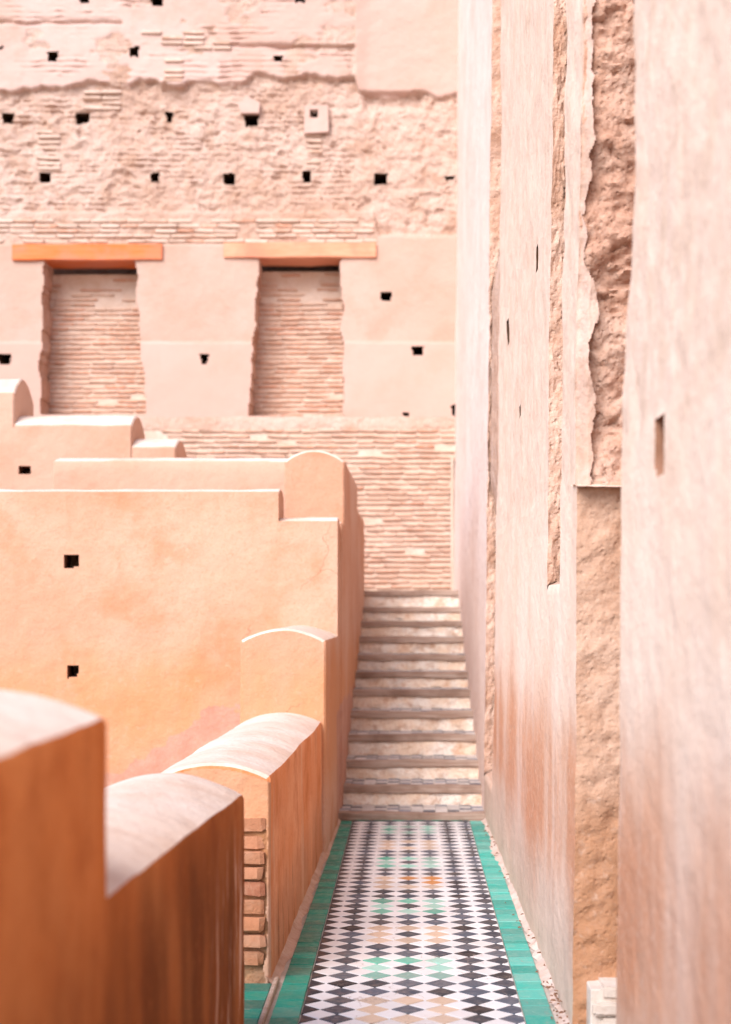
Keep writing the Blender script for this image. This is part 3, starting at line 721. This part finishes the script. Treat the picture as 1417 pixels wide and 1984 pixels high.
# rear wall descending in steps
DR = 13.0
bw = empty('garden_wall', (-4.0, DR, 0), 'rearmost peach wall descending rightward in rounded steps below the left niche', 'wall', 'garden walls left of the stairs')
def rstep(x0, x1, z, cr, sd, zb=0):
    return barrel('wall_section', 'x', x0, x1, DR + .004, DR + 0.70, zb, z - cr, cr, M['wall2'], M['top'], bw, 0.05, sd, 0.005)
rstep(-7.0, wx(28, DR), 3.73, 0.17, 24)
def f7(X, Z): return X, DR - 0.004 - 0.004 * fbm(X * .9, Z * .9, 4, 17), Z
c0, c1 = wx(37, DR), wx(60, DR); z0, z1 = wz(918, DR), wz(902, DR)
sheet('plaster_face', np.arange(-7, wx(28, DR), .0125), np.linspace(1.5, 3.50, 160), f7, M['wall2'], bw)
rstep(wx(28, DR) - .01, wx(255, DR), 3.385, 0.12, 25, 2.98)
link('wall_core', box_me('wall_core', wx(28, DR), wx(255, DR) - .01, DR + .60, DR + .69, 0, 3.0, M['wall2'], 0), bw)
sheet('plaster_face', np.arange(wx(28, DR) - .01, wx(255, DR), .0125), np.linspace(1.5, 3.24, 140), f7, M['wall2'], bw,
      [([(c0, z0), (c1, z0), (c1, z1), (c0, z1)], 'putlog_hole', M['holep'], (-0.05, 0.42, 0), True)])
rstep(wx(255, DR) - .01, wx(340, DR), 3.165, 0.10, 26)
rstep(wx(340, DR) - .01, -1.1, 2.86, 0.06, 27)

# ------------------------------------------------------------------ stairs
stair = empty('staircase', (0.03, 10.65, 0), 'straight narrow staircase with grey timber nosings and mosaic treads, climbing from the tiled walkway', 'staircase')
ZS = [.055, .205, .349, .517, .680, .843, .987, 1.137, 1.298, 1.452, 1.600, 1.780]
TR = 0.46; D0 = 10.65
rr_t = random.Random(31)
def rhomb(cx, cy, px, py, xl, xr, g):
    """the lozenge round (cx, cy), clipped to xl..xr"""
    a, b = px / 2 - g, py / 2 - g
    p = [(cx - a, cy), (cx, cy - b), (cx + a, cy), (cx, cy + b)]
    for lim, sg in ((xl, 1), (xr, -1)):
        q = []
        for i in range(len(p)):
            A, B = p[i], p[(i + 1) % len(p)]
            ia, ib = (A[0] - lim) * sg >= -1e-9, (B[0] - lim) * sg >= -1e-9
            if ia: q.append(A)
            if ia != ib:
                t = (lim - A[0]) / (B[0] - A[0]); q.append((lim, A[1] + t * (B[1] - A[1])))
        p = q
        if len(p) < 3: return None
    ar = sum(p[i][0] * p[(i + 1) % len(p)][1] - p[(i + 1) % len(p)][0] * p[i][1] for i in range(len(p)))
    return p if abs(ar) > 2e-4 else None
def prism(p, h, ch=0.0022, z0=-0.004):
    """chamfered tile: verts and faces"""
    n = len(p); cx = sum(q[0] for q in p) / n; cy = sum(q[1] for q in p) / n
    v = [(x, y, z0) for x, y in p] + [(x, y, h - ch) for x, y in p]
    for x, y in p:
        L = math.hypot(x - cx, y - cy); k = (L - ch * 1.6) / L
        v.append((cx + (x - cx) * k, cy + (y - cy) * k, h))
    f = [tuple(range(2 * n, 3 * n))]
    for a, b in ((0, n), (n, 2 * n)):
        for i in range(n): f.append((a + i, a + (i + 1) % n, b + (i + 1) % n, b + i))
    return v, f
TM = {}
def tile(parent, p, key, zb, stuff=None):
    n = len(p); cx = sum(q[0] for q in p) / n; cy = sum(q[1] for q in p) / n
    loc = [(x - cx, y - cy) for x, y in p]
    if stuff is not None:
        v, f = prism(p, 0.006 + random.uniform(-.0008, .0008)); o = len(stuff[0])
        stuff[0].extend((x, y, z + zb) for x, y, z in v); stuff[1].extend(tuple(i + o for i in q) for q in f); stuff[2].extend([stuff[3].index(M[key])] * len(f))
        return
    kk = (key,) + tuple((round(x, 4), round(y, 4)) for x, y in loc)
    if kk not in TM:
        v, f = prism(loc, 0.006)
        TM[kk] = mesh('tile', v, f, M[key], smooth=False)
    o = link('tile', TM[kk], parent, (cx, cy, zb + random.uniform(-.0012, .0008)))
    s = random.uniform(.955, 1.0)
    o.scale = (s, s, 1); o.rotation_euler = (random.uniform(-.014, .014), random.uniform(-.012, .012), random.uniform(-.03, .03))
XL, XR, PX, PY, DK = wx(683, 4408 / 419), wx(910, 4408 / 419), 0.139, 0.130, 6.288
XL, XR = -0.424, 0.443
for i, z in enumerate(ZS):
    d = D0 + i * TR
    zb = ZS[i - 1] if i else -0.02
    # stone riser below the nosing
    if i:
        sheet('riser', np.arange(-0.56, 0.62, 0.016), np.linspace(zb - .02, z - .04, 10),
              lambda X, Z, d=d, i=i: (X, d + 0.024 - 0.020 * rough(X * 1.3 + i, Z * 1.8 + i * .37, 100 + i), Z), M['riser'], stair)
    no = link('nosing', box_me('nosing', -0.57, 0.63, d, d + 0.11, z - (0.058 if i else 0.062), z, M['nose'], 0.007, 2, 14, 0.013 if i else 0.017, i + 1), stair)
    dep = TR + 0.07 if i < 11 else 1.8
    tr = link('tread', box_me('tread', -0.57, 0.63, d + 0.095, d + dep, z - 0.09, z - 0.008, M['grout'], 0), stair)
    if i == 11: continue
    small = ([], [], [], [M['tl'], M['ts']])
    ts = 0.093
    for r in range(0, 4):
        for c in range(0, 13):
            xa, ya = -0.55 + c * ts + (r % 2) * .006 + rr_t.uniform(-.002, .002), d + 0.113 + r * ts
            p = [(xa + .0015, ya + .0015), (xa + ts - .0015, ya + .0015), (xa + ts - .0015, ya + ts - .0015), (xa + .0015, ya + ts - .0015)]
            if xa + ts > 0.60 or ya + ts > d + dep - .02: continue
            key = ('ts' if rr_t.random() < .8 else 'tl') if (r + c) % 2 else 'tl'
            tile(tr, p, key, z - 0.008, None if i < 4 else small)
    if small[0]:
        tag(link('tile', mesh('tile', small[0], small[1], small[3], small[2], smooth=False), tr), kind='stuff')

# ------------------------------------------------------------------ tiled walkway
gw = sheet('walkway', np.linspace(-1.6, 0.66, 90), np.linspace(-3, 10.8, 300),
           lambda X, Y: (X, Y, -0.004 + 0.0022 * fbm(X * 5, Y * 5, 3, 3)), M['grout'], None)[0]
tag(gw, kind='structure')
items = []
for r2 in range(-100, 69):
    for c2 in range(-1, 15):
        dark = (r2 % 2 == 0) and (c2 % 2 == 0)
        white = (r2 % 2 == 1) and (c2 % 2 == 1)
        if not (dark or white): continue
        cy = DK + r2 * PY / 2; cx = XL + c2 * PX / 2
        if cy > 10.60 or cy < -2.5: continue
        p = rhomb(cx, cy, PX, PY, XL, XR, 0.0022)
        if p is None: continue
        key = 'tw'
        if dark:
            k, c = r2 // 2, c2 // 2
            key = 'td'
            kk = k % 10
            rk = random.random()
            if 2 <= c <= 4:
                if kk in (9, 0, 1) and not (kk == 0 and c == 3): key = 'te' if rk < .18 else 'tg'
                elif kk in (4, 5, 6) and not (kk == 5 and c == 3): key = 'to' if (rk < .4 and 7.8 < cy < 8.4) or rk < .02 else 'tt'
            elif c <= 1 and (rk < .3 or c == 0): key = 'tk'
            elif rk < .08: key = 'tk'
        items.append((cy, p, key))
vis = sorted([t for t in items if t[0] > 5.30])
front = set(id(t) for t in vis[:298])
rest = ([], [], [], [M[k] for k in ('tw', 'td', 'tk', 'tg', 'te', 'tt', 'to')])
for t in items:
    if id(t) in front: tile(gw, t[1], t[2], 0.0)
    else: tile(gw, t[1], t[2], 0.0, rest)
tag(link('tile', mesh('tile', rest[0], rest[1], rest[3], rest[2], smooth=False), gw), kind='stuff')
# green border tiles, both sides, and the strip in front of the stairs
rr = random.Random(8)
def border(xa, xb, xc, mk):
    near = ([], [], [], [M[mk]])
    y = -2.5
    while y < 10.60:
        L = rr.choice((.05, .07, .10, .12, .14, .14)) if y > 0 else .14
        L = min(L, 10.62 - y)
        x1 = xb + (xc - xb) * max(0, min(1, (y - 5) / 5.6))
        g = .0018
        p = [(min(xa, x1) + g, y + g), (max(xa, x1) - g, y + g), (max(xa, x1) - g, y + L - g), (min(xa, x1) + g, y + L - g)]
        if y > 5.0: 
            v, f = prism([(a - (xa + x1) / 2, b - y - L / 2) for a, b in p], 0.006)
            o = link('border_tile', mesh('border_tile', v, f, M[mk], smooth=False), gw, ((xa + x1) / 2, y + L / 2, rr.uniform(-.001, .001)))
            o.rotation_euler = (rr.uniform(-.008, .008), rr.uniform(-.012, .012), rr.uniform(-.012, .012))
        else: tile(gw, p, mk, 0.0, near)
        y += L
    tag(link('border_tile', mesh('border_tile', near[0], near[1], near[3], near[2], smooth=False), gw), kind='stuff')
border(XL - 0.004, -0.545, -0.512, 'tb')
border(XR + 0.004, 0.562, 0.560, 'tbr')
for i in range(6):
    x = XL + .002 + i * (XR - XL) / 6
    p = [(0, 0), (0.138, 0), (0.138, .03), (0, .03)]
    v, f = prism(p, .006); link('border_tile', mesh('border_tile', v, f, M['tb'], smooth=False), gw, (x, 10.612, 0))
# green tiles in the opening between the two parapets
for i in range(6):
    for k in range(8):
        v, f = prism([(-.062, -.062), (.062, -.062), (.062, .062), (-.062, .062)], 0.006)
        o = link('threshold_tile', mesh('threshold_tile', v, f, M['tb'], smooth=False), gw, (-0.645 - i * .127, 5.06 + k * .127, 0.004 + rr.uniform(-.001, .001)))
        o.rotation_euler = (rr.uniform(-.01, .01), rr.uniform(-.01, .01), rr.uniform(-.02, .02))
link('edging_strip', box_me('edging_strip', -0.576, -0.556, 4.9, 6.06, -0.01, 0.026, M['nose'], 0.004), gw)
# uneven cement fillets where the floor meets the walls
def fillet(xw, side, ya, yb, wmean, seed):
    Y = np.arange(ya, yb, 0.02); T = np.linspace(0, 1, 7)
    def f(Tt, Yy):
        w = wmean * (1 + 0.75 * fbm(Yy * 2.1, Yy * 0, 4, seed) + .35 * fbm(Yy * 11, Yy * 0, 3, seed + 4))
        w = np.maximum(w, .012)
        x = xw(Yy) + side * (w * Tt - 0.02)
        z = 0.0005 + (0.032 + 0.014 * fbm(Yy * 4, Tt, 3, seed + 2)) * (1 - Tt) ** 1.7 + 0.007 * (1 - Tt) + 0.004 * fbm(Yy * 18, Tt * 4, 3, seed) * (1 - Tt)
        return x, Yy, z
    return sheet('cement_fillet', T, Y, f, M['cement' if side < 0 else 'fillet'], gw, flip=(side < 0))
fillet(lambda y: -0.588 + (y - 6.05) * .0135, 1, 6.0, 10.66, 0.050, 5)
fillet(lambda y: -0.583 + y * 0, 1, -2.4, 5.02, 0.05, 6)
fillet(lambda y: X0(y), -1, -2.4, 10.66, 0.060, 7)
# straw and crumbs along the right wall
v, f = [], []
rr = random.Random(23)
for i in range(80):
    y = rr.choice((rr.uniform(5.3, 6.0), rr.uniform(5.3, 10.4))); x = X0(y) - abs(rr.gauss(0, .022)) - .006
    L, w, h, a = rr.uniform(.003, .013), rr.uniform(.0015, .004), rr.uniform(.003, .008), rr.uniform(0, 6.3)
    b = len(v); ca, sa = math.cos(a), math.sin(a)
    zz = .03 * max(0, 1 - (X0(y) - x) / .05) + .012
    for dx, dy, dz in ((-L, -w, 0), (L, -w, 0), (L, w, 0), (-L, w, 0), (-L * .6, 0, h), (L * .5, 0, h)):
        v.append((x + dx * ca - dy * sa, y + dx * sa + dy * ca, zz + dz))
    f += [(b + 3, b + 2, b + 1, b), (b, b + 1, b + 5, b + 4), (b + 2, b + 3, b + 4, b + 5), (b + 1, b + 2, b + 5), (b + 3, b, b + 4)]
M['straw'] = NT('dry_debris').out((0.20, 0.10, 0.06))
tag(link('debris', mesh('debris', v, f, M['straw'], smooth=False)), 'dry straw and crumbs lying along the foot of the right wall', 'debris', kind='stuff')
